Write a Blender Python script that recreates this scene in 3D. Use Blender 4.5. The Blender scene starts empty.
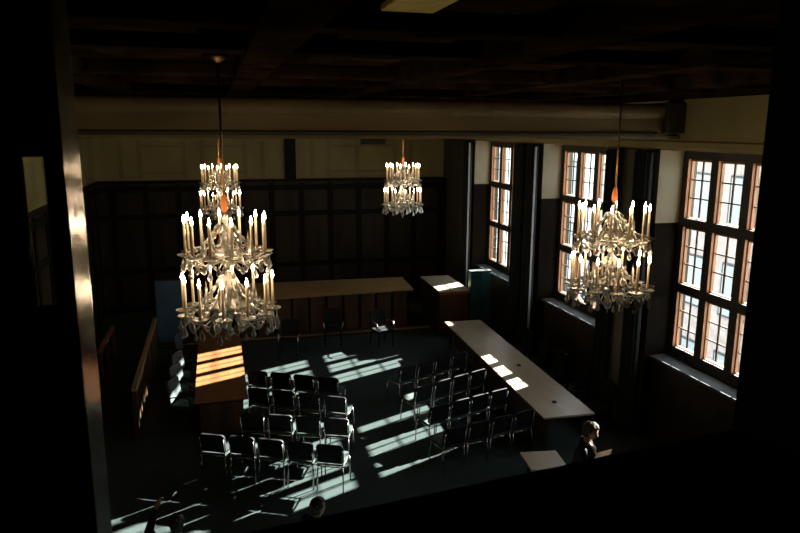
import bpy, bmesh, math, random
from mathutils import Vector, Matrix
random.seed(7)
PI = math.pi
S = bpy.context.scene
COL = S.collection
V = Vector

# ------------------------------------------------------------------ materials
def mat(name, col, rough=.5, metal=0., noise=None, bump=None, spec=.5):
    """noise = (scale, amount, stretch) varies the base colour; bump = (scale, strength)"""
    m = bpy.data.materials.new(name); m.use_nodes = True
    nt = m.node_tree; b = nt.nodes['Principled BSDF']
    b.inputs['Base Color'].default_value = (*col, 1)
    b.inputs['Roughness'].default_value = rough
    b.inputs['Metallic'].default_value = metal
    b.inputs['Specular IOR Level'].default_value = spec
    tc = nt.nodes.new('ShaderNodeTexCoord')
    if noise:
        mp = nt.nodes.new('ShaderNodeMapping'); mp.inputs['Scale'].default_value = noise[2]
        nz = nt.nodes.new('ShaderNodeTexNoise'); nz.inputs['Scale'].default_value = noise[0]
        nz.inputs['Detail'].default_value = 4
        rp = nt.nodes.new('ShaderNodeValToRGB')
        a = noise[1]
        rp.color_ramp.elements[0].position = .3; rp.color_ramp.elements[1].position = .7
        rp.color_ramp.elements[0].color = (*[c*(1-a) for c in col], 1)
        rp.color_ramp.elements[1].color = (*[min(1, c*(1+a)) for c in col], 1)
        L = nt.links.new
        L(tc.outputs['Object'], mp.inputs['Vector']); L(mp.outputs[0], nz.inputs['Vector'])
        L(nz.outputs['Fac'], rp.inputs['Fac']); L(rp.outputs['Color'], b.inputs['Base Color'])
    if name == 'olive_gloss_paint': b.inputs['Specular Tint'].default_value = (1., .78, .36, 1)
    if bump:
        n2 = nt.nodes.new('ShaderNodeTexNoise'); n2.inputs['Scale'].default_value = bump[0]
        bp = nt.nodes.new('ShaderNodeBump'); bp.inputs['Strength'].default_value = bump[1]
        bp.inputs['Distance'].default_value = .01
        nt.links.new(tc.outputs['Object'], n2.inputs['Vector'])
        nt.links.new(n2.outputs['Fac'], bp.inputs['Height']); nt.links.new(bp.outputs['Normal'], b.inputs['Normal'])
    return m

def emis(name, col, strength):
    m = bpy.data.materials.new(name); m.use_nodes = True
    nt = m.node_tree; nt.nodes.clear()
    o = nt.nodes.new('ShaderNodeOutputMaterial'); e = nt.nodes.new('ShaderNodeEmission')
    e.inputs[0].default_value = (*col, 1); e.inputs[1].default_value = strength
    nt.links.new(e.outputs[0], o.inputs[0])
    return m

def pane_mat(name, tint, gloss):
    m = bpy.data.materials.new(name); m.use_nodes = True
    nt = m.node_tree; nt.nodes.clear()
    o = nt.nodes.new('ShaderNodeOutputMaterial'); t = nt.nodes.new('ShaderNodeBsdfTransparent')
    g = nt.nodes.new('ShaderNodeBsdfGlossy'); mx = nt.nodes.new('ShaderNodeMixShader')
    mx.inputs[0].default_value = .05
    t.inputs[0].default_value = (*tint, 1); g.inputs['Roughness'].default_value = gloss
    nt.links.new(t.outputs[0], mx.inputs[1])
    nt.links.new(g.outputs[0], mx.inputs[2]); nt.links.new(mx.outputs[0], o.inputs[0])
    return m

def crystal_mat():
    m = bpy.data.materials.new('cut_crystal'); m.use_nodes = True
    nt = m.node_tree; nt.nodes.clear()
    o = nt.nodes.new('ShaderNodeOutputMaterial'); g = nt.nodes.new('ShaderNodeBsdfGlass')
    g.inputs['Roughness'].default_value = .08; g.inputs['IOR'].default_value = 1.52
    g.inputs[0].default_value = (1, .97, .92, 1)
    gl = nt.nodes.new('ShaderNodeBsdfGlossy'); gl.inputs['Roughness'].default_value = .18
    gl.inputs[0].default_value = (.9, .86, .78, 1)
    df = nt.nodes.new('ShaderNodeBsdfDiffuse'); df.inputs[0].default_value = (1., .95, .86, 1)
    mx = nt.nodes.new('ShaderNodeMixShader'); mx.inputs[0].default_value = .40
    m2 = nt.nodes.new('ShaderNodeMixShader'); m2.inputs[0].default_value = .36
    nt.links.new(g.outputs[0], mx.inputs[1]); nt.links.new(gl.outputs[0], mx.inputs[2])
    nt.links.new(mx.outputs[0], m2.inputs[1]); nt.links.new(df.outputs[0], m2.inputs[2])
    nt.links.new(m2.outputs[0], o.inputs[0])
    return m

M = dict(
    floor=mat('carpet', (.0425, .0555, .053), .95, noise=(60, .18, (1, 1, 1)), bump=(300, .3), spec=.02),
    dark_wood=mat('dark_panelling', (.026, .019, .009), .5, noise=(3, .45, (1, 1, .15)), spec=.25),
    dark_wood2=mat('dark_stiles', (.009, .0068, .004), .55, noise=(3, .3, (1, 1, .15)), spec=.12),
    plaster=mat('olive_plaster', (.31, .27, .12), .8, noise=(1.3, .16, (1, 1, .4)), spec=.2),
    plaster_band=mat('olive_painted_band', (.25, .21, .10), .8, noise=(1.3, .2, (1, 1, .4)), spec=.2),
    reveal=mat('pale_reveal', (.30, .28, .19), .8, noise=(2, .1, (1, 1, 1)), spec=.2),
    reveal_dark=mat('dark_reveal', (.011, .0095, .007), .8, noise=(3, .3, (1, 1, .2)), spec=.02),
    pier=mat('grey_green_pier', (.085, .085, .065), .7, noise=(1.5, .25, (1, 1, .3)), spec=.2),
    ceil=mat('dark_ceiling', (.012, .007, .003), .9, noise=(2, .5, (1, 1, 1)), spec=0),
    ceil_beam=mat('dark_ceiling_beam', (.022, .013, .005), .9, noise=(2.2, .8, (1, 1, 1)), spec=0),
    ochre_paint=mat('ochre_coffer', (.85, .58, .015), .6, noise=(5, .25, (1, 1, 1))),
    beam=mat('stained_beam', (.15, .115, .05), .6, noise=(2.5, .3, (.25, 1, 1)), spec=.3),
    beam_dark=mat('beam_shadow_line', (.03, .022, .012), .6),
    mullion=mat('window_mullion', (.035, .030, .022), .6, noise=(4, .3, (1, 1, 1))),
    casement=mat('oak_casement', (.38, .17, .065), .5, noise=(6, .25, (1, 1, .2))),
    lead=mat('glazing_lead', (.16, .10, .05), .5),
    glass=pane_mat('old_window_glass', (.9, .93, .92), .02),
    sill=mat('stone_sill', (.055, .06, .06), .6, noise=(8, .15, (1, 1, 1))),
    black=mat('black_frame', (.004, .004, .004), .7, spec=.1),
    jamb=mat('olive_gloss_paint', (.06, .052, .02), .22, noise=(6, .35, (1, 1, .25)), bump=(25, .25), spec=.05),
    table=mat('pale_veneer', (.46, .365, .25), .3, noise=(2, .1, (3, .4, 1)), spec=.4),
    table_dark=mat('dark_veneer', (.05, .035, .022), .5, noise=(2, .2, (1, 1, .2))),
    orange=mat('orange_wood', (.23, .090, .032), .42, noise=(2.5, .22, (3, .3, 1)), spec=.35),
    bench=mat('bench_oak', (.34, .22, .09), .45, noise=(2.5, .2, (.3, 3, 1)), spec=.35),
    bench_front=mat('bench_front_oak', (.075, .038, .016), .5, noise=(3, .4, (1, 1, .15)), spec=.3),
    plinth=mat('plinth_oak', (.25, .16, .08), .5, noise=(3, .2, (.3, 1, 1))),
    uphol=mat('dark_upholstery', (.06, .075, .072), .85, noise=(80, .2, (1, 1, 1)), bump=(250, .3), spec=.15),
    uphol_black=mat('black_upholstery', (.010, .010, .011), .7, noise=(60, .2, (1, 1, 1)), spec=.2),
    chrome=mat('chrome', (.55, .53, .50), .22, 1.),
    skylit_edge=mat('painted_skylit_edge', (.34, .37, .37), .8),  # pale tone paints the skylight caught by the curtain edges
    bronze=mat('dark_bronze', (.22, .13, .05), .4, 1.),
    brass=mat('brass', (.62, .40, .16), .28, 1.),
    gold_stem=mat('orange_velvet', (.55, .16, .035), .7),
    crystal=crystal_mat(),
    pearl=mat('milky_glass', (.80, .72, .62), .15, spec=.6),
    wax=mat('candle_wax', (.88, .72, .50), .45),
    flame=emis('candle_flame', (1., .73, .45), 68.),
    teal=mat('teal_paint', (.02, .085, .09), .4, noise=(3, .1, (1, 1, 1))),
    blue=mat('blue_board', (.05, .12, .20), .7, noise=(2, .15, (1, 1, 1))),
    curtain=mat('dark_curtain', (.022, .028, .027), .85, noise=(6, .3, (3, 3, .2)), spec=.15),
    plastic=mat('black_plastic', (.012, .012, .013), .4),
    skin=mat('skin', (.42, .23, .155), .5, noise=(30, .08, (1, 1, 1))),
    hair=mat('light_hair', (.055, .036, .024), .75, noise=(25, .35, (1, 1, 1)), bump=(60, .8), spec=.2),
    hair_dark=mat('dark_hair', (.02, .014, .01), .5, noise=(25, .3, (1, 1, 1)), bump=(60, .8)),
    suit=mat('dark_suit', (.012, .012, .014), .8, noise=(40, .2, (1, 1, 1)), spec=.15),
    shirt=mat('white_shirt', (.75, .76, .74), .7),
    eye=mat('eye_white', (.7, .68, .64), .2),
    paper=mat('cream_paper', (.75, .62, .45), .7),
    facade=mat('pale_facade', (.84, .83, .80), .85, noise=(.8, .08, (1, 1, 1))),
    brick=mat('red_brick_facade', (.42, .345, .315), .85, noise=(3, .2, (1, 1, 1))),
    roof=mat('slate_roof', (.16, .18, .18), .8, noise=(2, .2, (1, 1, 1))),
    fwin=mat('facade_window', (.33, .375, .375), .3),
    street=mat('street', (.30, .29, .27), .9, noise=(1, .1, (1, 1, 1))),
)

# ------------------------------------------------------------------ mesh helpers
class MB:
    def __init__(s): s.bm = bmesh.new()
    def box(s, c, d, rz=0, bev=0., M4=None):
        r = bmesh.ops.create_cube(s.bm, size=1)
        vs = r['verts']
        for v in vs: v.co = V((v.co.x*d[0], v.co.y*d[1], v.co.z*d[2]))
        if bev:
            es = list({e for v in vs for e in v.link_edges})
            rb = bmesh.ops.bevel(s.bm, geom=es, offset=bev, segments=2, affect='EDGES', profile=.6)
            vs = list({v for f in rb['faces'] for v in f.verts} | {v for v in vs if v.is_valid})
        T = Matrix.Translation(V(c)) @ (M4 if M4 else Matrix.Rotation(rz, 4, 'Z'))
        for v in vs: v.co = T @ v.co
        return s
    def b2(s, x0, x1, y0, y1, z0, z1, bev=0.):
        return s.box(((x0+x1)/2, (y0+y1)/2, (z0+z1)/2), (abs(x1-x0), abs(y1-y0), abs(z1-z0)), 0, bev)
    def lathe(s, prof, c=(0, 0, 0), n=16, M4=None):
        T = Matrix.Translation(V(c)) @ (M4 or Matrix())
        rings = []
        for r, z in prof:
            if r < 1e-5: rings.append([s.bm.verts.new(T @ V((0, 0, z)))])
            else: rings.append([s.bm.verts.new(T @ V((r*math.cos(2*PI*i/n), r*math.sin(2*PI*i/n), z))) for i in range(n)])
        for a, b in zip(rings, rings[1:]):
            for i in range(n):
                j = (i+1) % n
                if len(a) == 1 and len(b) == 1: continue
                if len(a) == 1: s.bm.faces.new((a[0], b[j], b[i]))
                elif len(b) == 1: s.bm.faces.new((a[i], a[j], b[0]))
                else: s.bm.faces.new((a[i], a[j], b[j], b[i]))
        for R_, flip in ((rings[0], True), (rings[-1], False)):
            if len(R_) > 1: s.bm.faces.new(R_[::-1] if flip else R_)
        return s
    def tube(s, pts, r, n=8, rs=None):
        pts = [V(p) for p in pts]; rings = []
        up = None
        for i, p in enumerate(pts):
            d = (pts[min(i+1, len(pts)-1)] - pts[max(i-1, 0)]).normalized()
            if up is None: up = V((0, 0, 1)) if abs(d.z) < .9 else V((1, 0, 0))
            a = d.cross(up).normalized(); b = a.cross(d).normalized(); up = b
            rr = rs[i] if rs else r
            rings.append([s.bm.verts.new(p + a*rr*math.cos(2*PI*k/n) + b*rr*math.sin(2*PI*k/n)) for k in range(n)])
        for A, B in zip(rings, rings[1:]):
            for k in range(n): s.bm.faces.new((A[k], A[(k+1) % n], B[(k+1) % n], B[k]))
        s.bm.faces.new(rings[0][::-1]); s.bm.faces.new(rings[-1])
        return s
    def ball(s, c, r, sc=(1, 1, 1), u=12, v=8):
        q = bmesh.ops.create_uvsphere(s.bm, u_segments=u, v_segments=v, radius=r)
        for w in q['verts']: w.co = V((w.co.x*sc[0], w.co.y*sc[1], w.co.z*sc[2])) + V(c)
        return s
    def cap(s, p0, r0, p1, r1, n=14, m=4):
        """closed tapered capsule"""
        p0 = V(p0); p1 = V(p1); d = p1-p0; L = d.length; d.normalize()
        prof = [(0, -r0)]
        for i in range(1, m): a = PI/2*i/m; prof.append((r0*math.sin(a), -r0*math.cos(a)))
        prof.append((r0, 0)); prof.append((r1, L))
        for i in range(1, m): a = PI/2*i/m; prof.append((r1*math.cos(a), L+r1*math.sin(a)))
        prof.append((0, L+r1))
        Q = V((0, 0, 1)).rotation_difference(d).to_matrix().to_4x4()
        return s.lathe(prof, p0, n, Q)
    def poly(s, pts, z0, z1):
        a = [s.bm.verts.new((x, y, z0)) for x, y in pts]; b = [s.bm.verts.new((x, y, z1)) for x, y in pts]
        n = len(pts); s.bm.faces.new(a[::-1]); s.bm.faces.new(b)
        for i in range(n): s.bm.faces.new((a[i], a[(i+1) % n], b[(i+1) % n], b[i]))
        return s
    def build(s, name, m, parent=None, smooth=False, label=None, loc=None):
        bmesh.ops.recalc_face_normals(s.bm, faces=s.bm.faces)
        me = bpy.data.meshes.new(name); s.bm.to_mesh(me); s.bm.free()
        me.materials.append(M[m] if isinstance(m, str) else m)
        if smooth:
            for p in me.polygons: p.use_smooth = True
        o = bpy.data.objects.new(name, me); COL.objects.link(o)
        if parent: o.parent = parent
        if loc: o.location = loc
        if label: o['label'] = label
        return o

def thing(name, label, cat, loc=(0, 0, 0), rz=0, group=None):
    o = bpy.data.objects.new(name, None); COL.objects.link(o)
    o.empty_display_size = .1
    o.location = loc; o.rotation_euler = (0, 0, rz); o['label'] = label; o['category'] = cat
    if group: o['group'] = group
    return o
def tag(o, label, cat, group=None):
    o['label'] = label; o['category'] = cat
    if group: o['group'] = group
    return o
def struct(o, label=None):
    o['kind'] = 'structure'
    if label: o['label'] = label
    return o
KIDS = {}
def dup(root, loc, rz, label):
    kids = [(c, list(c.children)) for c in root.children]
    r = root.copy(); COL.objects.link(r); r.location = loc; r.rotation_euler = (0, 0, rz); r['label'] = label
    for c, gs in kids:
        k = c.copy(); COL.objects.link(k); k.parent = r
        for g in gs:
            q = g.copy(); COL.objects.link(q); q.parent = k
    return r

# ------------------------------------------------------------------ room
XL, XR, XO = -3.5, 7.62, 8.11          # left wall, right wall inner face, window plane
YF, ZC, ZW = 22.5, 6.45, 4.15        # far wall, ceiling, wainscot height
WY = [(7.80, 10.59), (12.27, 15.065), (16.75, 19.54)]   # window openings near to far
WZ0, WZ1 = 1.66, 5.468

struct(MB().poly([(XL-.3, .607), (XR+.9, 2.14), (XR+.9, YF+.3), (XL-.3, YF+.3)], -.2, 0).build('floor', 'floor'), 'dark carpet floor with long strips of sunlight')
# far wall
b = MB().b2(XL-.3, XR+.9, YF, YF+.3, ZW, ZC)
w = struct(b.build('wall_far', 'plaster'), 'far wall, olive painted frieze above dark panelling')
MB().b2(XL, XR, YF-.04, YF+.02, 0, ZW).build('wainscot', 'dark_wood', w)
MB().b2(XL, XR, YF-.10, YF, ZW-.07, ZW+.02, .01).build('cornice', 'dark_wood2', w)
b = MB()
for i in range(12):
    x = XL + .45 + i*.96
    b.b2(x-.09, x+.09, YF-.07, YF-.03, .1, ZW-.1)
for z in (.12, 1.35, 3.05, 3.9): b.b2(XL, XR, YF-.065, YF-.03, z-.09, z+.09)
b.build('panel_stiles', 'dark_wood2', w)
b = MB()
for x in (-2.75, -2.2, -.9, -.35, .95, 1.5, 3.1, 3.65, 4.6, 5.9, 6.45): b.b2(x-.07, x+.07, YF-.02, YF+.01, ZW+.1, 5.4)
for x0, x1 in ((-2.13, -.97), (-.28, .88), (3.72, 4.53), (4.67, 5.83)):
    b.b2(x0, x1, YF-.015, YF+.01, 4.36, 4.44); b.b2(x0, x1, YF-.015, YF+.01, 5.18, 5.26)
b.build('painted_band', 'plaster_band', w)
MB().b2(2.2, 2.56, YF-.09, YF+.01, ZW, 5.8).build('pilaster', 'dark_wood2', w)
# left wall
b = MB().b2(XL-.3, XL, .62, YF, ZW, ZC)
w = struct(b.build('wall_left', 'plaster'), 'left wall, dark panelling below olive plaster')
MB().b2(XL-.3, XL+.04, .62, YF-.04, 0, ZW).build('wainscot', 'dark_wood', w)
b = MB()
for i in range(20):
    y = 2 + i*1.05
    b.b2(XL+.03, XL+.07, y-.09, y+.09, .1, ZW-.1)
for z in (.12, 1.35, 3.05, 3.9): b.b2(XL+.03, XL+.065, 1.2, YF-.1, z-.09, z+.09)
b.build('panel_stiles', 'dark_wood2', w)
MB().b2(XL, XL+.10, 1.2, YF-.1, ZW-.07, ZW+.02, .01).build('cornice', 'dark_wood2', w)
# right wall: piers, apron below the sills, lintel above
w = struct(MB().b2(XR, XO+.3, 2.0, YF+.3, WZ1, ZC).build('wall_right', 'plaster'), 'right wall with three tall windows')
b = MB(); bl = MB(); br = MB()
ys = [2.0] + [y for p in WY for y in p] + [YF]
for i in range(0, len(ys), 2):
    bl.b2(XR, XO+.3, ys[i], ys[i+1], 0, ZW)
    b.b2(XR, XO+.3, ys[i], ys[i+1], ZW, WZ1)
b.build('pier', 'pier', w); bl.build('pier_wainscot', 'dark_wood', w)
b = MB()
for y0, y1 in WY: b.b2(XR+.2, XO+.3, y0, y1, 0, WZ0-.04)
b.build('apron', 'dark_wood', w)
b = MB(); c = MB()
for y0, y1 in WY:          # pale plaster lining of the reveals above the panelling, dark wood below
    for s_, y in ((1, y0), (-1, y1)):
        b.b2(XR-.005, XO+.02, y-.002, y+s_*.012, ZW, WZ1-.002)
        c.b2(XR-.005, XO+.02, y-.002, y+s_*.012, 0, ZW)
    b.b2(XR-.005, XO+.02, y0+.012, y1-.012, WZ1-.014, WZ1+.004)
b.build('reveal_lining', 'reveal', w); c.build('reveal_panelling', 'reveal_dark', w)
MB().b2(XR-.07, XR+.02, 2.4, YF-.1, WZ1+.02, WZ1+.14, .02).build('cornice', 'plaster', w)
MB().b2(XR-.10, XR+.02, 2.4, YF-.1, ZC-.10, ZC, .02).build('ceiling_cornice', 'plaster', w)
b = MB()
for i in range(0, len(ys), 2):
    y0, y1 = ys[i]+.55, ys[i+1]-.55
    if y1 > y0 + .1:
        b.b2(XR-.06, XR+.02, y0, y1, .1, WZ1-.02, .01)
b.build('pilaster', 'pier', w)

# windows: fixed stone-dark cross, nine oak casements each with leaded panes
Y0S, CP, CW, ZT, RP, RH = [10.463, 14.935, 19.407], .757, .598, 5.295, 1.202, 1.044
for k in range(3):
    y1 = Y0S[k]
    b = MB()
    yy0, yy1 = WY[k]
    x0, x1 = XO, XO+.14
    ycols = [(y1-j*CP-CW, y1-j*CP) for j in range(3)]
    zrows = [(ZT-i*RP-RH, ZT-i*RP) for i in range(3)]
    b.b2(x0, x1, ycols[0][1], yy1+.03, WZ0-.03, WZ1+.03); b.b2(x0, x1, yy0-.03, ycols[2][0], WZ0-.03, WZ1+.03)
    for j in range(2): b.b2(x0, x1, ycols[j+1][1], ycols[j][0], WZ0-.03, WZ1+.03)
    for i, (za, zb) in enumerate([(zrows[0][1], WZ1+.03), (zrows[1][1], zrows[0][0]), (zrows[2][1], zrows[1][0]), (WZ0-.03, zrows[2][0])]):
        for (ya, yb) in ycols: b.b2(x0, x1, ya, yb, za, zb)
    win = struct(b.build('window_%d' % (k+1), 'mullion'), ['window nearest the camera, cut off by the dark frame', 'middle window, behind the right chandelier', 'farthest window, in the back right corner'][k])
    MB().b2(XR+.10, XO+.02, yy0+.013, yy1-.013, WZ0-.05, WZ0, .008).build('window_sill', 'sill', win)
    for j, (ya, yb) in enumerate(ycols):
        for i, (za, zb) in enumerate(zrows):
            cx0, cx1 = XO+.06, XO+.115; t = .038
            f = MB()
            f.b2(cx0, cx1, ya, ya+t, za, zb).b2(cx0, cx1, yb-t, yb, za, zb)
            f.b2(cx0, cx1, ya+t, yb-t, za, za+.012).b2(cx0, cx1, ya+t, yb-t, zb-t, zb)
            # oak lining on the far side of each light
            f.b2(XO+.004, cx0, yb-.016, yb, za, zb)
            ca = f.build('casement', 'casement', win)
            g = MB()
            ym = (ya+yb)/2
            g.b2(XO+.082, XO+.098, ym-.020, ym+.020, za+t, zb-t)
            for q in (1, 2):
                zq = za+t + (zb-za-2*t)*q/3
                g.b2(XO+.084, XO+.096, ya+t, yb-t, zq-.013, zq+.013)
            g.build('glazing_bar', 'lead', ca)
            MB().b2(XO+.088, XO+.092, ya+t-.004, yb-t+.004, za+.008, zb-t+.004).build('pane', 'glass', ca)

# ceiling with coffers
w = struct(MB().poly([(XL-.3, .607), (XR+.9, 2.14), (XR+.9, YF+.3), (XL-.3, YF+.3)], ZC, ZC+.3).build('ceiling', 'ceil'), 'dark coffered ceiling')
b = MB()
for x in [XL+.4+i*1.75 for i in range(7)]: b.b2(x-.16, x+.16, 1.4, YF, ZC-.16, ZC+.01, .03)
for y in [2.6, 3.9, 5.2, 7.6, 9.0, 11.6, 13.4, 15.2, 17.0, 18.8, 20.6]: b.b2(XL, XR, y-.13, y+.13, ZC-.13, ZC+.01, .03)
b.build('coffer_beam', 'ceil_beam', w)
b = MB()
for x in [XL+.4+i*1.75+.875 for i in range(6)]:
    for y in (3.25, 4.55, 6.4, 8.3, 10.3, 12.5):
        b.b2(x-.42, x+.42, y-.32, y+.32, ZC-.05, ZC+.01, .02)
b.build('coffer_moulding', 'ceil_beam', w)
MB().b2(.84, 1.12, 2.95, 3.51, ZC-.075, ZC-.04, .01).build('ochre_panel', 'ochre_paint', w, label='bright ochre ceiling panel')  # small panel in a brighter, yellower ochre than the coffers

# cross beam under the ceiling
BY = 10.1
w = struct(MB().b2(XL, 7.30, BY, BY+.45, 5.74, 6.10, .03).build('trim_1', 'beam'), 'broad wooden cross beam under the ceiling')
MB().lathe([(0, 0), (.13, 0), (.13, 10.75), (0, 10.75)], (XL, BY+.06, 6.09), 40, Matrix.Rotation(PI/2, 4, 'Y')).build('roll_moulding', 'beam', w)
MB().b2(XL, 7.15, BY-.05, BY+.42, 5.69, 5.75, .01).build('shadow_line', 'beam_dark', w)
MB().b2(XL, XR, BY-.02, BY+.40, 5.645, 5.70, .01).build('lower_fillet', 'beam', w)
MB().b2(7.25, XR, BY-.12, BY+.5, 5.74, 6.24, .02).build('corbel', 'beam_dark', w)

# gallery opening the picture is taken through (turned 7 degrees against the hall)
A = math.radians(7.1)
RZ = Matrix.Rotation(A, 4, 'Z')
def uv(u0, u1, v0, v1, z0, z1, b):
    b.box(RZ @ V(((u0+u1)/2, (v0+v1)/2, (z0+z1)/2)), (u1-u0, v1-v0, z1-z0), A)
b = MB()
uv(1.50, 9., .892, 1.264, -.2, 7.2, b)          # right of the opening
uv(-.9, 1.50, .892, 1.264, -.2, 5.0, b)        # below
uv(-4.5, -.9, .892, 1.264, -.2, 7.2, b)
uv(-.9, 1.50, .892, 1.264, 6.42, 7.2, b)
near = struct(b.build('wall_near', 'black'), 'black surround of the gallery opening')
b = MB()
uv(-.075, -.059, .892, 1.264, 5.0, 6.9, b)
b.build('painted_jamb', 'jamb', near, label='olive gloss painted jamb catching candle glints')
b = MB()
uv(-.080, -.0745, .885, 1.260, 5.0, 6.9, b)     # mullion core of the frame
uv(-.9, -.113, .892, 1.0, 5.0, 6.9, b)
uv(-.113, -.080, .892, 1.0, 5.765, 6.9, b); uv(-.113, -.080, .892, 1.0, 5.0, 5.565, b)
b.build('frame', 'black', near)
b = MB()
uv(-.113, -.080, .95, .956, 5.565, 5.765, b)
b.build('pane', 'glass', near)
# the dark gallery behind the camera
b = MB()
uv(-4.5, 9., -3.2, -3, 3.3, 7.5, b); uv(-4.7, -4.5, -3.2, 1.264, 3.3, 7.5, b); uv(9., 9.2, -3.2, 1.264, 3.3, 7.5, b)
uv(-4.7, 9.2, -3.2, 1.264, 7.2, 7.5, b); uv(-4.7, 9.2, -3.2, .892, 3.3, 3.6, b)
struct(b.build('wall_gallery', 'black'), 'dark gallery behind the opening')

# dais along the far wall
w = struct(MB().b2(-1.9, 5.90, 18.46, YF-.04, 0, .10).build('floor_dais', 'dark_wood'), 'low dark dais along the far wall')
MB().b2(-1.9, 5.90, 18.435, 18.47, .055, .11, .005).build('nosing', 'plinth', w)

# ------------------------------------------------------------------ desks and tables
def long_table(name, label, cx, cy, wx, ly, h, rz, top, side, panel_side=None):
    t = thing(name, label, 'table', (cx, cy, 0), rz)
    MB().b2(-wx/2, wx/2, -ly/2, ly/2, h-.035, h, .004).build('tabletop', top, t)
    MB().b2(-wx/2+.08, wx/2-.08, -ly/2+.1, ly/2-.1, h-.11, h-.035).build('apron', side, t)
    n = max(2, round(ly/2.1)+1)
    for i in range(n):
        y = -ly/2+.14 + (ly-.28)*i/(n-1)
        for s_ in (-1, 1):
            MB().b2(s_*(wx/2-.12)-.03, s_*(wx/2-.12)+.03, y-.03, y+.03, 0, h-.11).build('leg', side, t)
    for s_ in (panel_side or []):
        MB().b2(s_*(wx/2-.2)-.012, s_*(wx/2-.2)+.012, -ly/2+.2, ly/2-.2, .12, h-.11).build('modesty_panel', side, t)
    return t
t = long_table('council_table', 'very long pale table running along the windows with sun squares on its left edge', 6.12, 13.48, 1.0, 6.30, .74, math.radians(-2.4), 'table', 'table_dark', (-1,))
t = long_table('wooden_table', 'orange wood table crossed by three broad sun stripes, beside the left chairs', -.07, 15.05, .98, 4.9, .74, 0, 'orange', 'bench_front', (1, -1))
MB().b2(-.40, .40, -2.40, -2.37, .05, .66).build('end_panel', 'bench_front', t)
t = thing('side_counter', 'tall counter with sunlit pale top right of the long bench', 'counter', (6.44, 18.78, 0), math.radians(-1.5))
MB().b2(-.45, .45, -1.03, 1.03, 1.26, 1.30, .004).build('worktop', 'table', t)
MB().b2(-.40, .40, -.98, .98, .06, 1.26).build('body', 'table_dark', t)
MB().b2(-.42, .42, -1.005, -.98, .06, 1.24).build('front_panel', 'bench_front', t)
MB().b2(-.44, .44, -1.02, -.98, 1.20, 1.26).build('edge_band', 'orange', t)
MB().b2(-.37, .37, -.93, .93, 0, .06).build('plinth', 'plastic', t)
t = long_table('low_table', 'low light table at the lower edge, left of the standing person', 5.03, 9.42, .62, .62, .45, math.radians(-8), 'table', 'table_dark')

t = thing('council_bench', 'long raised wooden bench with panelled front before the far wall', 'bench', (0, 0, .10))
MB().poly([(.35, 18.50), (5.47, 18.66), (5.58, 20.35), (.35, 20.55)], 1.05, 1.09).build('worktop', 'bench', t)
MB().poly([(.42, 18.60), (5.36, 18.75), (5.36, 18.80), (.42, 18.65)], 0, 1.05).build('front_panel', 'bench_front', t)
b = MB()
for i in range(11):
    x = .46 + i*.487
    b.box((x, 18.595+.03*(x-.42), .52), (.07, .03, 1.03), math.radians(1.7))
b.build('panel_stiles', 'dark_wood2', t)
MB().b2(5.30, 5.36, 18.75, 20.2, 0, 1.05).build('end_panel', 'bench_front', t)
MB().b2(.42, .48, 18.65, 20.4, 0, 1.05).build('end_panel', 'bench_front', t)

# ------------------------------------------------------------------ stacking chairs in two angled blocks
def rounded_panel(w, h, r, n=5):
    pts = []
    for cx, cz, a0 in ((w/2-r, h-r, 0), (-w/2+r, h-r, 90), (-w/2+r*.5, r*.5, 180), (w/2-r*.5, r*.5, 270)):
        rr = r if cz > r else r*.5
        for i in range(n+1):
            a = math.radians(a0 + 90*i/n); pts.append((cx+rr*math.cos(a), cz+rr*math.sin(a)))
    return pts
def curved_panel(b, pts, T, th, bend):
    """outline pts in x,z become a slightly dished shell of thickness th (y)"""
    fr = []; bk = []
    for x, z in pts:
        y = bend*(x*x)*4
        fr.append(b.bm.verts.new(T @ V((x, y, z)))); bk.append(b.bm.verts.new(T @ V((x, y-th, z))))
    n = len(pts)
    cx = b.bm.verts.new(T @ V((0, 0, sum(p[1] for p in pts)/n))); cb = b.bm.verts.new(T @ V((0, -th, sum(p[1] for p in pts)/n)))
    for i in range(n):
        j = (i+1) % n
        b.bm.faces.new((fr[i], fr[j], bk[j], bk[i])); b.bm.faces.new((cx, fr[j], fr[i])); b.bm.faces.new((cb, bk[i], bk[j]))
    return b
def stacking_chair(label):
    """faces +Y, origin on the floor under the seat"""
    t = thing('stacking_chair', label, 'chair', group='linked chairs in the two seating blocks')
    pts = rounded_panel(.43, .42, .06)
    T = Matrix.Translation((0, -.21, .455)) @ Matrix.Rotation(math.radians(-86), 4, 'X')
    curved_panel(MB(), pts, T, .035, .05).build('seat', 'uphol', t)
    T = Matrix.Translation((0, -.205, .50)) @ Matrix.Rotation(math.radians(9), 4, 'X')
    curved_panel(MB(), rounded_panel(.45, .34, .07), T, .03, .10).build('backrest', 'uphol_black', t)
    for sx in (-1, 1):
        MB().tube([(sx*.205, -.215, .455), (sx*.215, -.235, .25), (sx*.217, -.25, 0)], .0115).build('leg', 'chrome', t, True)
        MB().tube([(sx*.205, .185, .445), (sx*.215, .205, .25), (sx*.217, .215, 0)], .0115).build('leg', 'chrome', t, True)
        MB().tube([(sx*.205, -.19, .44), (sx*.205, -.225, .47), (sx*.207, -.242, .56), (sx*.207, -.275, .76)], .011).build('back_post', 'chrome', t, True)
        MB().box((sx*.219, -.215, .45), (.022, .05, .035), 0, .006).build('link_clip', 'chrome', t)
    b = MB()
    for sx in (-1, 1): b.tube([(sx*.195, -.21, .425), (sx*.195, .19, .425)], .010)
    b.tube([(-.2, .185, .425), (.2, .185, .425)], .010).tube([(-.2, -.205, .425), (.2, -.205, .425)], .010)
    b.build('seat_frame', 'chrome', t, True)
    return t
ORD = ['first', 'second', 'third', 'fourth', 'fifth']
ROWN = {0: 'farthest row', 1: 'second farthest row', 2: 'second nearest row', 3: 'nearest row'}
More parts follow.
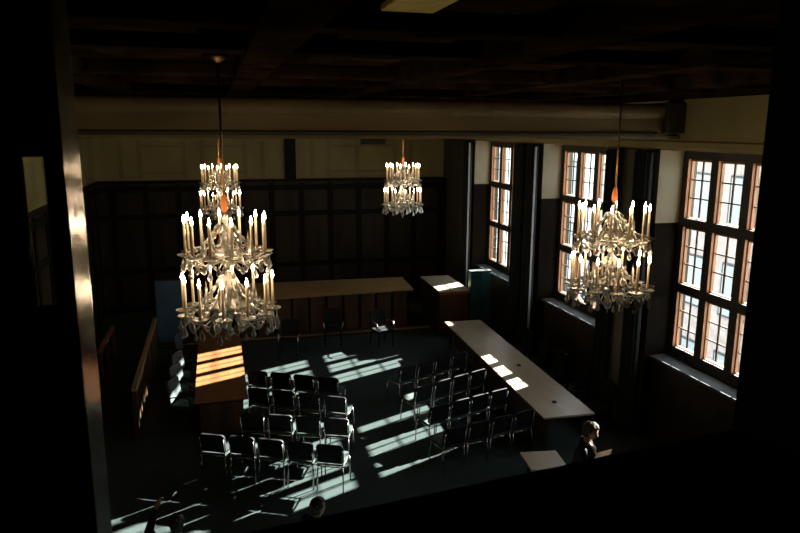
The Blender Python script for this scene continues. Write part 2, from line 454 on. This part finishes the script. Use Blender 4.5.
left_rows = [  # positions of the top edge of each backrest
    [(.66, 13.80), (1.12, 13.56), (1.57, 13.31), (2.03, 13.05)],
    [(.62, 12.80), (1.08, 12.56), (1.54, 12.29), (2.00, 12.03)],
    [(.44, 11.62), (.91, 11.44), (1.38, 11.25), (1.85, 11.05)],
    [(-.25, 10.93), (.22, 10.73), (.67, 10.51), (1.12, 10.29), (1.57, 10.06)]]
right_rows = [  # rear leg joints between chairs, at seat height
    [(3.56, 13.26), (4.02, 13.46), (4.49, 13.66), (4.95, 13.84), (5.38, 14.00)],
    [(3.56, 12.10), (4.03, 12.30), (4.50, 12.50), (4.96, 12.68), (5.36, 12.82)],
    [(3.56, 11.12), (4.02, 11.27), (4.48, 11.42), (4.94, 11.56), (5.36, 11.68)],
    [(3.50, 10.16), (4.04, 10.27), (4.51, 10.38), (4.98, 10.49), (5.42, 10.62)]]
first = None
def put(x, y, rz, label):
    global first
    if first is None:
        first = stacking_chair(label); first.location = (x, y, 0); first.rotation_euler = (0, 0, rz)
    else: dup(first, (x, y, 0), rz, label)
for r, row in enumerate(left_rows):
    d = V((*row[-1], 0)) - V((*row[0], 0)); a = math.atan2(d.y, d.x)
    for i, (x, y) in enumerate(row):
        off = Matrix.Rotation(a, 3, 'Z') @ V((0, .26, 0))
        put(x+off.x, y+off.y, a, 'stacking chair, %s from the left in the %s of the left block' % (ORD[i], ROWN[r]))
for r, row in enumerate(right_rows):
    d = V((*row[-1], 0)) - V((*row[0], 0)); a = math.atan2(d.y, d.x)
    for i in range(4):
        q = (i+.5)/4; x = row[0][0]*(1-q)+row[-1][0]*q; y = row[0][1]*(1-q)+row[-1][1]*q
        off = Matrix.Rotation(a, 3, 'Z') @ V((0, .22, 0))
        put(x+off.x, y+off.y, a, 'stacking chair, %s from the left in the %s of the right block' % (ORD[i], ROWN[r]))

# ------------------------------------------------------------------ wooden meeting chairs
def meeting_chair(label, group, seatm='uphol_black', arm='dark_wood2'):
    t = thing('meeting_chair', label, 'chair', group=group)
    MB().b2(-.24, .24, -.22, .24, .40, .47, .025).build('seat', seatm, t)
    T = Matrix.Translation((0, -.21, .50)) @ Matrix.Rotation(math.radians(8), 4, 'X')
    curved_panel(MB(), rounded_panel(.47, .44, .08), T, .045, .12).build('backrest', seatm, t)
    for sx in (-1, 1):
        MB().tube([(sx*.21, -.20, .41), (sx*.225, -.25, 0)], .016).build('leg', 'dark_wood2', t, True)
        MB().tube([(sx*.21, .20, .41), (sx*.22, .22, 0)], .016).build('leg', 'dark_wood2', t, True)
        MB().tube([(sx*.20, -.19, .41), (sx*.20, -.24, .52), (sx*.20, -.30, .80)], .013).build('back_post', 'dark_wood2', t, True)
        MB().tube([(sx*.25, -.23, .62), (sx*.262, -.05, .66), (sx*.262, .16, .66), (sx*.25, .20, .60), (sx*.24, .20, .44)], .014).build('armrest', arm, t, True)
    return t
base = meeting_chair('grey chair with upholstered back on the bare floor nearest the orange table', 'chairs facing the hall before the bench', arm='chrome')
base.location = (1.66, 16.95, 0); base.rotation_euler = (0, 0, PI-.25)
dup(base, (2.92, 17.75, 0), PI-.1, 'dark chair before the bench front, middle one of the three facing the hall')
dup(base, (4.20, 17.35, 0), PI+.30, 'dark chair before the bench front whose chrome arm gleams, rightmost of the three')
lc = meeting_chair('sunlit grey chair beside the orange table, farthest of the left chairs', 'sunlit chairs along the orange table', 'uphol')
lc.location = (-.80, 16.45, 0); lc.rotation_euler = (0, 0, -PI/2-.25)
dup(lc, (-.76, 15.02, 0), -PI/2-.42, 'sunlit grey chair beside the orange table, second of the left chairs from the bench')
dup(lc, (-.76, 14.20, 0), -PI/2-.45, 'sunlit grey chair beside the orange table, third of the left chairs from the bench')
dup(lc, (-.76, 13.38, 0), -PI/2-.40, 'grey chair at the near left corner of the orange table, nearest of the left chairs')
wc = meeting_chair('dark chair behind the long pale table, farthest along the window wall', 'chairs between the long table and the windows')
wc.location = (7.06, 15.95, 0); wc.rotation_euler = (0, 0, PI/2)
for y, n in ((14.85, 'second from the bench'), (13.95, 'third from the bench'), (13.15, 'beside the mid window curtain foot'), (12.2, 'fifth from the bench'), (11.2, 'nearest the camera')):
    dup(wc, (7.06, y, 0), PI/2+random.uniform(-.1, .1), 'dark chair behind the long pale table, %s' % n)
bc = meeting_chair('black chair on the dais behind the bench, leftmost of the three', 'chairs on the dais behind the bench')
bc.location = (2.7, 21.1, .10); bc.rotation_euler = (0, 0, PI)
dup(bc, (4.07, 21.15, .10), PI-.08, 'black chair on the dais behind the bench, middle of the three')
dup(bc, (4.98, 21.1, .10), PI+.1, 'black chair on the dais behind the bench, rightmost of the three')

# ------------------------------------------------------------------ left side: partition, rail, board
t = thing('wooden_partition', 'low wooden partition with a sloping view of its top rail, left of the orange table', 'partition', (-1.64, 15.4, 0))
MB().b2(-.05, .05, -2.5, 2.5, .95, 1.02, .012).build('top_rail', 'bench', t)
MB().b2(-.02, .02, -2.45, 2.45, .06, .95).build('panel', 'bench_front', t)
for y in (-2.45, -.82, .82, 2.45): MB().b2(-.045, .045, y-.05, y+.05, 0, .95, .008).build('post', 'bench_front', t)
t = thing('side_rail', 'short dark rail standing behind the wooden partition by the left wall', 'rail', (-2.6, 16.5, 0))
MB().b2(-.05, .05, -1.0, 1.0, .94, 1.0, .012).build('top_rail', 'orange', t)
for y in (-.95, 0, .95): MB().b2(-.035, .035, y-.035, y+.035, 0, .94).build('post', 'bench_front', t)
MB().b2(-.03, .03, -.95, .95, .12, .18).build('lower_rail', 'bench_front', t)
t = thing('display_board', 'blue display board standing behind the left chandelier', 'board', (-1.28, 18.2, 0), .05)
MB().b2(-.33, .33, -.02, .02, .25, 1.90).build('panel', 'blue', t)
b = MB().b2(-.36, -.33, -.025, .025, .03, 1.93).b2(.33, .36, -.025, .025, .03, 1.93).b2(-.33, .33, -.025, .025, 1.90, 1.93).b2(-.33, .33, -.025, .025, .22, .25)
b.build('frame', 'plastic', t)
for sx in (-1, 1): MB().b2(sx*.345-.02, sx*.345+.02, -.22, .22, 0, .03).build('foot', 'plastic', t)

# teal cabinet in the corner
t = thing('teal_cabinet', 'teal cabinet under the farthest window, pale along its top edge', 'cabinet', (7.24, 17.95, 0), 0)
MB().b2(-.31, .31, -.10, .10, .06, 1.78).build('body', 'teal', t)
MB().b2(-.325, .325, -.115, .115, 1.78, 1.815, .006).build('top', 'sill', t)
for sx in (-1, 1):
    d = MB().b2(sx*.155-.148, sx*.155+.148, -.122, -.10, .10, 1.74, .006).build('door', 'teal', t)
    MB().b2(sx*.04-.008, sx*.04+.008, -.142, -.122, .80, .92).build('handle', 'chrome', d)
MB().b2(-.29, .29, -.10, .10, 0, .06).build('plinth', 'plastic', t)

# curtains beside the windows
def curtain(y0, y1, label, pale=False):
    b = MB(); n = 28; pts = []
    for i in range(n+1):
        y = y0+(y1-y0)*i/n; pts.append((XR-.17+.055*math.sin(i*1.35), y))
    for i in range(n, -1, -1):
        y = y0+(y1-y0)*i/n; pts.append((XR-.145+.055*math.sin(i*1.35), y))
    t = thing('curtain', label, 'curtain', (0, 0, 0), 0, 'dark curtains at the windows')
    b.poly(pts, .03, 5.40).build('cloth', 'curtain', t)
    MB().tube([(XR-.16, y0-.03, 5.42), (XR-.16, y1+.03, 5.42)], .018).build('pole', 'dark_wood2', t, True)
    if pale: MB().b2(XR-.215, XR-.165, y0-.014, y0-.003, .04, 5.38).build('skylit_edge_strip', 'skylit_edge', t, label='pale strip painted as the skylit curtain edge')  # pale strip added to paint in the skylit edge of the cloth
    for y in (y0+.05, y1-.05): MB().b2(XR-.17, XR, y-.015, y+.015, 5.405, 5.435).build('bracket', 'dark_wood2', t)
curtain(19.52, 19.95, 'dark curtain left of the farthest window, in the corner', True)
curtain(15.83, 16.28, 'dark curtain right of the farthest window')
curtain(15.10, 15.56, 'dark curtain left of the middle window, with skylight painted along its edge', True)
curtain(11.58, 12.00, 'dark curtain right of the middle window, beside the right chandelier')
curtain(10.62, 11.04, 'dark curtain left of the window nearest the camera')

# small things
t = thing('wall_box', 'small dark box high on the far wall just under the cross beam', 'box', (5.1, YF-.17, 5.27))
MB().b2(-.40, .40, -.12, .12, 0, .16, .01).build('housing', 'plastic', t)
MB().b2(-.06, .06, .10, .17, .04, .12).build('bracket', 'plastic', t)
for (x, y, l) in ((6.0, 10.95, 'small black microphone base near the front end of the long table'), (6.22, 13.0, 'small black microphone base on the long table beside the sun squares')):
    t = thing('table_microphone', l, 'microphone', (x, y, .741), .4)
    MB().lathe([(0, 0), (.05, 0), (.052, .012), (.03, .026), (0, .028)], n=16).build('base', 'plastic', t, True)
    MB().lathe([(0, .027), (.014, .027), (.012, .036), (0, .038)], n=10).build('button', 'chrome', t, True)

# ------------------------------------------------------------------ chandeliers
def chandelier(label):
    t = thing('chandelier', label, 'chandelier', group='crystal chandeliers with lit candles')   # origin at z of the lower tier pans
    z0 = 0.
    MB().lathe([(.011, 1.12), (.011, 2.36)], n=10).build('rod', 'bronze', t, True)
    MB().lathe([(0, 2.41), (.10, 2.41), (.09, 2.37), (.03, 2.33), (.012, 2.32)], n=16).build('ceiling_rose', 'bronze', t, True)
    MB().lathe([(.012, .96), (.030, .98), (.034, 1.04), (.022, 1.10), (.012, 1.13)], n=14).build('velvet_sleeve', 'gold_stem', t, True, label='orange velvet sleeve')
    prof = [(0, -.10), (.03, -.09), (.05, -.05), (.075, -.02), (.085, .0), (.05, .03), (.025, .06), (.03, .10), (.045, .14), (.03, .19), (.018, .22),
            (.02, .38), (.05, .41), (.03, .44), (.06, .48), (.09, .52), (.09, .55), (.05, .58), (.025, .62), (.04, .70), (.055, .75), (.035, .80), (.02, .85), (.035, .90), (.012, .97)]
    MB().lathe(prof, n=14).build('stem', 'crystal', t, True)
    MB().lathe([(0, .20), (.04, .21), (.088, .245), (.105, .285), (.09, .325), (.045, .35), (.018, .40), (0, .40)], n=16).build('glass_globe', 'pearl', t, True)
    MB().lathe([(.03, .50), (.12, .54), (.16, .585), (.155, .595), (.11, .555), (.02, .52)], n=20).build('crystal_bowl', 'crystal', t, True)
    MB().lathe([(.03, -.04), (.14, .0), (.19, .05), (.185, .06), (.13, .015), (.02, -.02)], n=20).build('crystal_bowl', 'crystal', t, True)
    flame_p = [(0, 0), (.008, .006), (.0135, .020), (.011, .042), (.005, .066), (0, .082)]
    for tier, (R, zp, rh, hz) in enumerate(((.375, .56, .06, .50), (.425, 0., .06, -.03))):
        for k in range(12):
            a = 2*PI*(k+.5*tier)/12 + .13
            D = Matrix.Rotation(a, 4, 'Z')
            pts = []
            for i in range(9):
                s_ = i/8
                r = rh + (R-rh)*s_
                z = hz + (zp-.03-hz)*s_ - .085*math.sin(PI*s_**.75) + (.05*math.sin(2*PI*s_) if s_ < .5 else 0)
                pts.append(D @ V((r, 0, z)))
            pts.append(D @ V((R, 0, zp)))
            arm = MB().tube(pts, .0085, 6).build('arm', 'crystal', t, True)
            MB().lathe([(0, -.012), (.02, -.01), (.058, .003), (.080, .018), (.077, .022), (.052, .009), (.016, .002), (.016, .028), (0, .028)], D @ V((R, 0, zp)), 14).build('drip_pan', 'crystal', arm, True)
            cn = MB().lathe([(0, 0), (.0135, 0), (.0135, .285), (.010, .292), (0, .292)], D @ V((R, 0, zp+.026)), 10).build('candle', 'wax', t, True)
            MB().lathe(flame_p, D @ V((R, 0, zp+.026+.292)), 8).build('flame', 'flame', cn, True)
            # pear drops under each pan
            for q in range(4 if tier else 3):
                aa = a + (q-1.5)*.16 if tier else a + (q-1)*.20
                rr = R + (.035 if q in (1, 2) else -.005)
                L = (.035, .105, .075, .03)[q] if tier else (.04, .085, .05)[q]
                D2 = Matrix.Rotation(aa, 4, 'Z'); p = D2 @ V((rr, 0, zp-.002))
                b = MB(); b.lathe([(.0016, 0), (.0016, -L)], p, 5)
                sc = random.uniform(1.15, 1.75)
                b.lathe([(0, 0), (.005*sc, -.006), (.006*sc, -.012), (.017*sc, -.036*sc-.01), (.013*sc, -.05*sc-.01), (0, -.058*sc-.01)], p + V((0, 0, -L)), 6)
                b.build('crystal_drop', 'crystal', t)
        # bead swags from pan to pan and from pan to stem
        for k in range(12):
            a = 2*PI*(k+.5*tier)/12 + .13; a2 = a + 2*PI/12
            pp = []; rr_ = []
            for i in range(37):
                s_ = i/36
                aa = a+(a2-a)*s_; zz = zp - .02 - .085*math.sin(PI*s_)
                pp.append((R*.985*math.cos(aa), R*.985*math.sin(aa), zz)); rr_.append((.003, .012, .015, .012)[i % 4])
            MB().tube(pp, 0, 6, rr_).build('bead_swag', 'crystal', t)
            pp = []; rr_ = []
            for i in range(33):
                s_ = i/32
                r = R*(1-s_)+.07*s_; zz = zp + .03 + (.26 if not tier else .30)*s_**1.6 - .03*math.sin(PI*s_)
                pp.append((r*math.cos(a), r*math.sin(a), zz)); rr_.append((.003, .012, .015, .012)[i % 4])
            MB().tube(pp, 0, 6, rr_).build('bead_swag', 'crystal', t)
    for k in range(10):
        a = 2*PI*k/10
        p = (.255*math.cos(a), .255*math.sin(a), 0)
        b = MB().lathe([(.006, -.04), (.012, .0), (.034, .02), (.034, .03), (.020, .045), (.027, .07), (.015, .10), (.021, .13), (.011, .16), (.015, .19), (.006, .22), (0, .29)], p, 6)
        b.build('crystal_spire', 'crystal', t)
        a += .3; p = (.22*math.cos(a), .22*math.sin(a), .56)
        b = MB().lathe([(.006, -.04), (.012, .0), (.03, .02), (.03, .03), (.018, .045), (.023, .07), (.012, .10), (.016, .13), (.006, .17), (0, .22)], p, 6)
        b.build('crystal_spire', 'crystal', t)
    b = MB()
    b.lathe([(.002, -.10), (.002, -.2)], n=5); b.ball((0, 0, -.225), .04, (1, 1, 1), 10, 6); b.lathe([(0, -.26), (.014, -.28), (0, -.32)], n=6)
    b.build('crystal_drop', 'crystal', t)
    for k in range(8):
        a = 2*PI*k/8; p = V((.16*math.cos(a), .16*math.sin(a), 0))
        b = MB(); b.lathe([(.0016, 0.03), (.0016, -.09)], p, 5)
        b.lathe([(0, -.09), (.010, -.10), (.034, -.155), (.026, -.180), (0, -.20)], p, 6)
        b.build('crystal_drop', 'crystal', t)
    return t
ZP = 4.05
ch = chandelier('large crystal chandelier with lit candles hanging nearest on the left')
ch.location = (.075, 6.65, ZP)
dup(ch, (4.27, 6.68, ZP), .3, 'large crystal chandelier with lit candles hanging before the middle window')
dup(ch, (4.20, 15.3, ZP), .5, 'small looking crystal chandelier alone before the dark far wall')
dup(ch, (.105, 15.4, ZP), .8, 'small looking crystal chandelier seen just above the large left one')

# ------------------------------------------------------------------ people
def head_mesh(b, c, s, F, Uv):
    """sculpted head: F = face direction, Uv = up; c = centre; s = height"""
    Rv = F.cross(Uv).normalized(); Uv = Rv.cross(F).normalized()
    P = lambda x, y, z: V(c) + (Rv*x + F*y + Uv*z)*s
    def el(x, y, z, r, sc):
        q = bmesh.ops.create_uvsphere(b.bm, u_segments=18, v_segments=12, radius=r*s)
        for w in q['verts']: w.co = P(x, y, z) + Rv*w.co.x*sc[0] + F*w.co.y*sc[1] + Uv*w.co.z*sc[2]
    el(0, -.06, .12, .36, (.92, 1.12, 1.0))        # cranium
    el(0, .08, -.12, .27, (.92, .95, 1.25))        # face
    el(0, .17, -.38, .12, (1.2, .9, .75))          # chin
    el(0, .05, -.27, .22, (1.05, 1.0, .8))         # jaw
    el(0, .285, .09, .12, (1.9, .5, .5))           # brow
    b.cap(P(0, .30, .06), .028*s, P(0, .40, -.10), .048*s, 10, 4)   # nose
    el(0, .37, -.12, .05, (1.3, .8, .7))
    el(0, .30, -.215, .05, (1.7, .8, .5)); el(0, .29, -.255, .05, (1.6, .8, .55))   # lips
    for sx in (-1, 1):
        el(sx*.15, .24, -.06, .09, (1, .8, .8))    # cheeks
        el(sx*.335, -.03, -.03, .10, (.35, .7, 1.15))   # ears
    return P
def hand(b, w, d, n, s=1., curl=.6):
    """palm, four fingers and a thumb from wrist w along d, palm normal n"""
    d = d.normalized(); n = (n - d*n.dot(d)).normalized(); sd = d.cross(n)
    b.cap(w, .026*s, w+d*.045*s, .030*s, 10, 3)
    for i in range(4):
        o = (i-1.5)*.019*s
        k = w + d*.075*s + sd*o
        b.cap(w+d*.03*s+sd*o*.8, .014*s, k, .0115*s, 8, 3)
        L = (.036, .042, .039, .030)[i]*s
        d1 = (d*math.cos(curl*.6)+n*math.sin(curl*.6)); k2 = k+d1*L
        d2 = (d*math.cos(curl*1.4)+n*math.sin(curl*1.4)); k3 = k2+d2*L*.7
        d3 = (d*math.cos(curl*2)+n*math.sin(curl*2)); k4 = k3+d3*L*.55
        b.cap(k, .0105*s, k2, .0095*s, 8, 3); b.cap(k2, .0095*s, k3, .0085*s, 8, 3); b.cap(k3, .0085*s, k4, .007*s, 8, 3)
    q0 = w+d*.02*s-sd*.022*s; q1 = q0+(d*.6-sd*.8+n*.3).normalized()*.035*s; q2 = q1+(d*.9-sd*.2+n*.5).normalized()*.032*s
    b.cap(q0, .013*s, q1, .011*s, 8, 3); b.cap(q1, .011*s, q2, .009*s, 8, 3)
def remesh(o, vox, smooth=2):
    md = o.modifiers.new('r', 'REMESH'); md.mode = 'VOXEL'; md.voxel_size = vox
    if smooth:
        sm = o.modifiers.new('s', 'SMOOTH'); sm.iterations = smooth; sm.factor = .5
    dg = bpy.context.evaluated_depsgraph_get(); me = bpy.data.meshes.new_from_object(o.evaluated_get(dg))
    o.modifiers.clear(); o.data = me
    for p in me.polygons: p.use_smooth = True
    return o
def hair_cap(P, F, Uv, s, m, t, thick, name='hair'):
    """scalp-following hair: many overlapping tufts over the cranium and nape"""
    Rv = F.cross(Uv).normalized(); Uv = Rv.cross(F).normalized()
    b = MB(); rnd = random.Random(3)
    for i in range(520):
        az = rnd.uniform(0, 2*PI); el = math.asin(rnd.uniform(-.80, 1))
        x, y, z = math.cos(el)*math.cos(az), math.cos(el)*math.sin(az), math.sin(el)
        if y > .30 and z < .55: continue
        if z < -.1 and y > -.05: continue
        c = P(x*(.345 if z > -.2 else .30), -.06+y*(.41 if z > -.35 else .36), .12+z*(.375 if z > 0 else .62))
        q = bmesh.ops.create_icosphere(b.bm, subdivisions=1, radius=s*thick*rnd.uniform(.7, 1.2))
        for w in q['verts']: w.co = w.co + c
    o = b.build(name, m, t); return remesh(o, s*.035, 1)
def figure(label, base, face, zhip, seated, head_c, hs, hairm, lean=0., look=-.2, hands=None, thick=.07, vox=.009):
    """base = ground point, face = horizontal facing direction; coordinates are world"""
    t = thing('person', label, 'person', base)
    inv = -V(base)
    F = V((*face, 0)).normalized(); Rv = V((F.y, -F.x, 0)); Z = V((0, 0, 1))
    G = lambda r, f, z: Rv*r + F*f + Z*z
    hc = V(head_c)+inv
    Fh = (F + Z*look).normalized(); Uh = (Z - F*look*-1*0 + F*(-look)).normalized()
    b = MB()
    P = head_mesh(b, hc, hs, Fh, Uh)
    neck0 = hc - Z*hs*.60 - F*hs*.26
    b.cap(neck0, .062, hc - Z*hs*.25 - F*hs*.06, .056, 14)
    sh = neck0 - Z*.05; hip = G(0, 0, zhip)
    body_pts = []
    # arms
    H_ = []
    for i, sx in enumerate((-1, 1)):
        so = sh + Rv*sx*.185 - Z*.03
        hw = hands[i] + inv if hands else so + G(sx*.05, .05, -.52)
        mid = (so+hw)/2; dd = hw-so
        L1, L2 = .29, .26; D_ = min(dd.length, L1+L2-.005); hgt = math.sqrt(max(0, L1*L1-((D_*D_+L1*L1-L2*L2)/(2*D_))**2))
        al = (D_*D_+L1*L1-L2*L2)/(2*D_)
        down = (-Z*.9 - F*.35 + Rv*sx*.35); dn = dd.normalized(); down = (down-dn*down.dot(dn)).normalized()
        el = so+dn*al+down*hgt; hw = so+dn*D_
        H_.append((so, el, hw))
        b.cap(so, .048, el, .040); b.cap(el, .039, hw, .026)
        hand(b, hw, (hw-el), (-Z+Rv*-sx*.6), 1., .55)
    b.cap(hip+Z*.02, .13, sh-Z*.16, .135); b.cap(sh-Z*.10-Rv*.13, .07, sh-Z*.10+Rv*.13, .07)
    LG = []
    for sx in (-1, 1):
        hp = hip + Rv*sx*.09
        if seated: kn = hp + G(sx*.05, .42, .02); an = V((kn.x, kn.y, .09)) - F*.03
        else: kn = hp + G(sx*.01, .03, -.42); an = V((hp.x, hp.y, .09)) - F*.02
        LG.append((hp, kn, an))
        b.cap(hp, .085, kn, .058); b.cap(kn, .056, an, .038)
        b.cap(an-Z*.04-F*.03, .04, an-Z*.05+F*.15, .032)
    body = remesh(b.build('body', 'skin', t), vox, 2)
    # jacket and trousers (clothing children, over the body)
    b = MB()
    b.cap(hip+Z*.02, .155, sh-Z*.16, .160); b.cap(sh-Z*.11-Rv*.135, .088, sh-Z*.11+Rv*.135, .088); b.cap(sh-Z*.06, .10, sh-Z*.02, .078); b.cap(sh-Z*.02-F*.03, .075, sh+Z*.05-F*.03, .062)
    b.cap(hip-Z*.06, .16, hip, .155)
    for so, el, hw in H_:
        b.cap(so, .064, el, .055); b.cap(el, .054, el+(hw-el)*.90, .042)
    # collar
    for sx in (-1, 1):
        b.cap(sh+Z*.035+Rv*sx*.075-F*.02, .022, sh-Z*.03+Rv*sx*.06+F*.10, .020)
    remesh(b.build('jacket', 'suit', t), .011, 2)
    b = MB()
    for hp, kn, an in LG:
        b.cap(hp, .105, kn, .074); b.cap(kn, .073, an+Z*.03, .056)
    b.cap(hip-Rv*.06-Z*.02, .12, hip+Rv*.06-Z*.02, .12)
    remesh(b.build('trousers', 'suit', t), .013, 2)
    b = MB()
    for hp, kn, an in LG: b.cap(an-Z*.038-F*.035, .048, an-Z*.048+F*.16, .038)
    b.build('shoes', 'plastic', t, True)
    b = MB()
    for sx in (-1, 1):
        b.cap(sh+Z*.045+Rv*sx*.045+F*.055, .016, sh-Z*.05+Rv*sx*.035+F*.125, .020)
    b.cap(sh-Z*.04+F*.10, .045, sh-Z*.18+F*.13, .035)
    remesh(b.build('shirt_collar', 'shirt', t), .008, 1)
    hair_cap(P, Fh, Uh, hs, hairm, t, thick)
    e = MB(); q = MB()
    for sx in (-1, 1):
        e.ball(P(sx*.135, .275, .02), .032*hs)
        q.ball(P(sx*.135, .300, .02), .016*hs)
    eo = e.build('eyes', 'eye', t, True); q.build('pupils', 'plastic', eo, True)
    return t, H_
pb = V((4.86, 7.98, 0))
vx = V((.74, -.67, 0))     # turned to the right of the picture
p, H_ = figure('person in dark jacket with light curly hair standing at lower right looking down', pb, (.74, -.67), .92, False,
               pb + V((.02, 0, 1.64)) + vx*.085, .255, 'hair', look=-.30, hands=[pb+V((0, 0, 1.29))+vx*.28+V((.09, .10, 0)), pb+V((0, 0, 1.27))+vx*.28+V((-.10, -.11, 0))], thick=.085)
# sheet of paper held in both hands
b = MB()
c = pb+V((0, 0, 1.35))+vx*.285
Q = Matrix.Rotation(math.atan2(vx.y, vx.x), 4, 'Z') @ Matrix.Rotation(math.radians(-28), 4, 'Y')
b.box((0, 0, 0), (.23, .20, .004))
o = b.build('paper_sheet', 'paper'); o.matrix_world = Matrix.Translation(c) @ Q
tag(o, 'cream sheet of paper held by the standing person', 'paper')
# two seated listeners at the lower edge, on their own chairs
def listener(label, clabel, x, y, rz, hairm, hands=None):
    dup(first, (x, y, 0), rz, clabel)
    F = V((-math.sin(rz), math.cos(rz), 0))
    bs = V((x, y, 0))-F*.05
    return figure(label, bs, (F.x, F.y), .60, True, bs+V((0, 0, 1.29))+F*.02, .235, hairm, look=-.05, hands=hands, vox=.012)
listener('seated dark-haired person at the lower edge below the left chair block', 'black stacking chair under the seated person below the left block', 1.06, 7.55, -1.1, 'hair_dark')
listener('seated person raising a hand in the lower left sunlight', 'black stacking chair under the person raising a hand at lower left', -.62, 7.62, .1, 'hair_dark',
         hands=[V((-.86, 7.85, 1.36)), V((-.38, 7.85, .62))])

# ------------------------------------------------------------------ outside
struct(MB().b2(8.8, 60, -30, 80, -5.2, -5).build('ground', 'street'), 'street outside')
FX = 17.
def house(y0, y1, top, m, label, n):
    t = thing('town_house', label, 'house', (FX, (y0+y1)/2, -5), 0, 'houses across the street')
    L = y1-y0
    MB().b2(0, 6, -L/2, L/2, 0, top+5).build('facade', m, t)
    b = MB(); a = b.bm.verts
    pts = [(-.3, top+5), (3., top+6.0), (6.3, top+5)]
    va = [a.new((x, -L/2, z)) for x, z in pts]; vb = [a.new((x, L/2, z)) for x, z in pts]
    b.bm.faces.new(va); b.bm.faces.new(vb[::-1])
    for i in range(3): b.bm.faces.new((va[i], vb[i], vb[(i+1) % 3], va[(i+1) % 3]))
    b.build('roof', 'roof', t)
    for j in range(n):
        y = -L/2 + L*(j+.5)/n
        for z in (1.2, 4.4, 7.4):
            f = MB().b2(-.06, .02, y-.60, y+.60, z, z+1.9).build('window_frame', 'sill', t)
            MB().b2(-.075, -.05, y-.52, y-.03, z+.08, z+1.82).b2(-.075, -.05, y+.03, y+.52, z+.08, z+1.82).build('window_pane', 'fwin', f)
house(14, 24, 5.3, 'brick', 'reddish brick house across the street, seen through the nearest window', 5)
house(24.2, 38, 5.2, 'facade', 'pale house across the street, seen through the middle window', 6)
house(38.2, 56, 5.3, 'facade', 'pale house across the street, seen through the farthest window', 7)

# ------------------------------------------------------------------ light
sun = bpy.data.lights.new('sun', 'SUN'); sun.energy = 50.; sun.angle = math.radians(.53); sun.color = (1., .97, .93)
so = bpy.data.objects.new('sun', sun); COL.objects.link(so)
so.rotation_euler = V((-1, -.446, -.50)).to_track_quat('-Z', 'Y').to_euler()
so.location = (30, 30, 20)
W = bpy.data.worlds.new('sky'); S.world = W; W.use_nodes = True
nt = W.node_tree; bg = nt.nodes['Background']
bg.inputs[0].default_value = (.80, .89, 1., 1); bg.inputs[1].default_value = 2.8

# ------------------------------------------------------------------ camera
cam = bpy.data.cameras.new('camera'); co = bpy.data.objects.new('camera', cam); COL.objects.link(co)
yaw, pit, roll = [math.radians(a) for a in (15.15, 11.45, .33)]
R0 = V((math.cos(yaw), -math.sin(yaw), 0)); Fw = V((math.sin(yaw)*math.cos(pit), math.cos(yaw)*math.cos(pit), -math.sin(pit)))
U0 = R0.cross(Fw)
R1 = R0*math.cos(roll)+U0*math.sin(roll); U1 = -R0*math.sin(roll)+U0*math.cos(roll)
m = Matrix((R1, U1, -Fw)).transposed().to_4x4(); m.translation = V((0, 0, 5.8))
co.matrix_world = m
cam.sensor_fit = 'HORIZONTAL'; cam.sensor_width = 36; cam.lens = 682.5*36/800; cam.clip_start = .05
cam.dof.use_dof = True; cam.dof.focus_distance = 9.; cam.dof.aperture_fstop = 8
S.camera = co
S.view_settings.view_transform = 'Standard'; S.view_settings.look = 'None'
S.view_settings.exposure = 1.0; S.view_settings.gamma = 1; S.view_settings.use_curve_mapping = False
cy = S.cycles
cy.use_denoising = True; cy.sample_clamp_indirect = 4; cy.max_bounces = 8; cy.transparent_max_bounces = 16
cy.caustics_reflective = False; cy.caustics_refractive = False
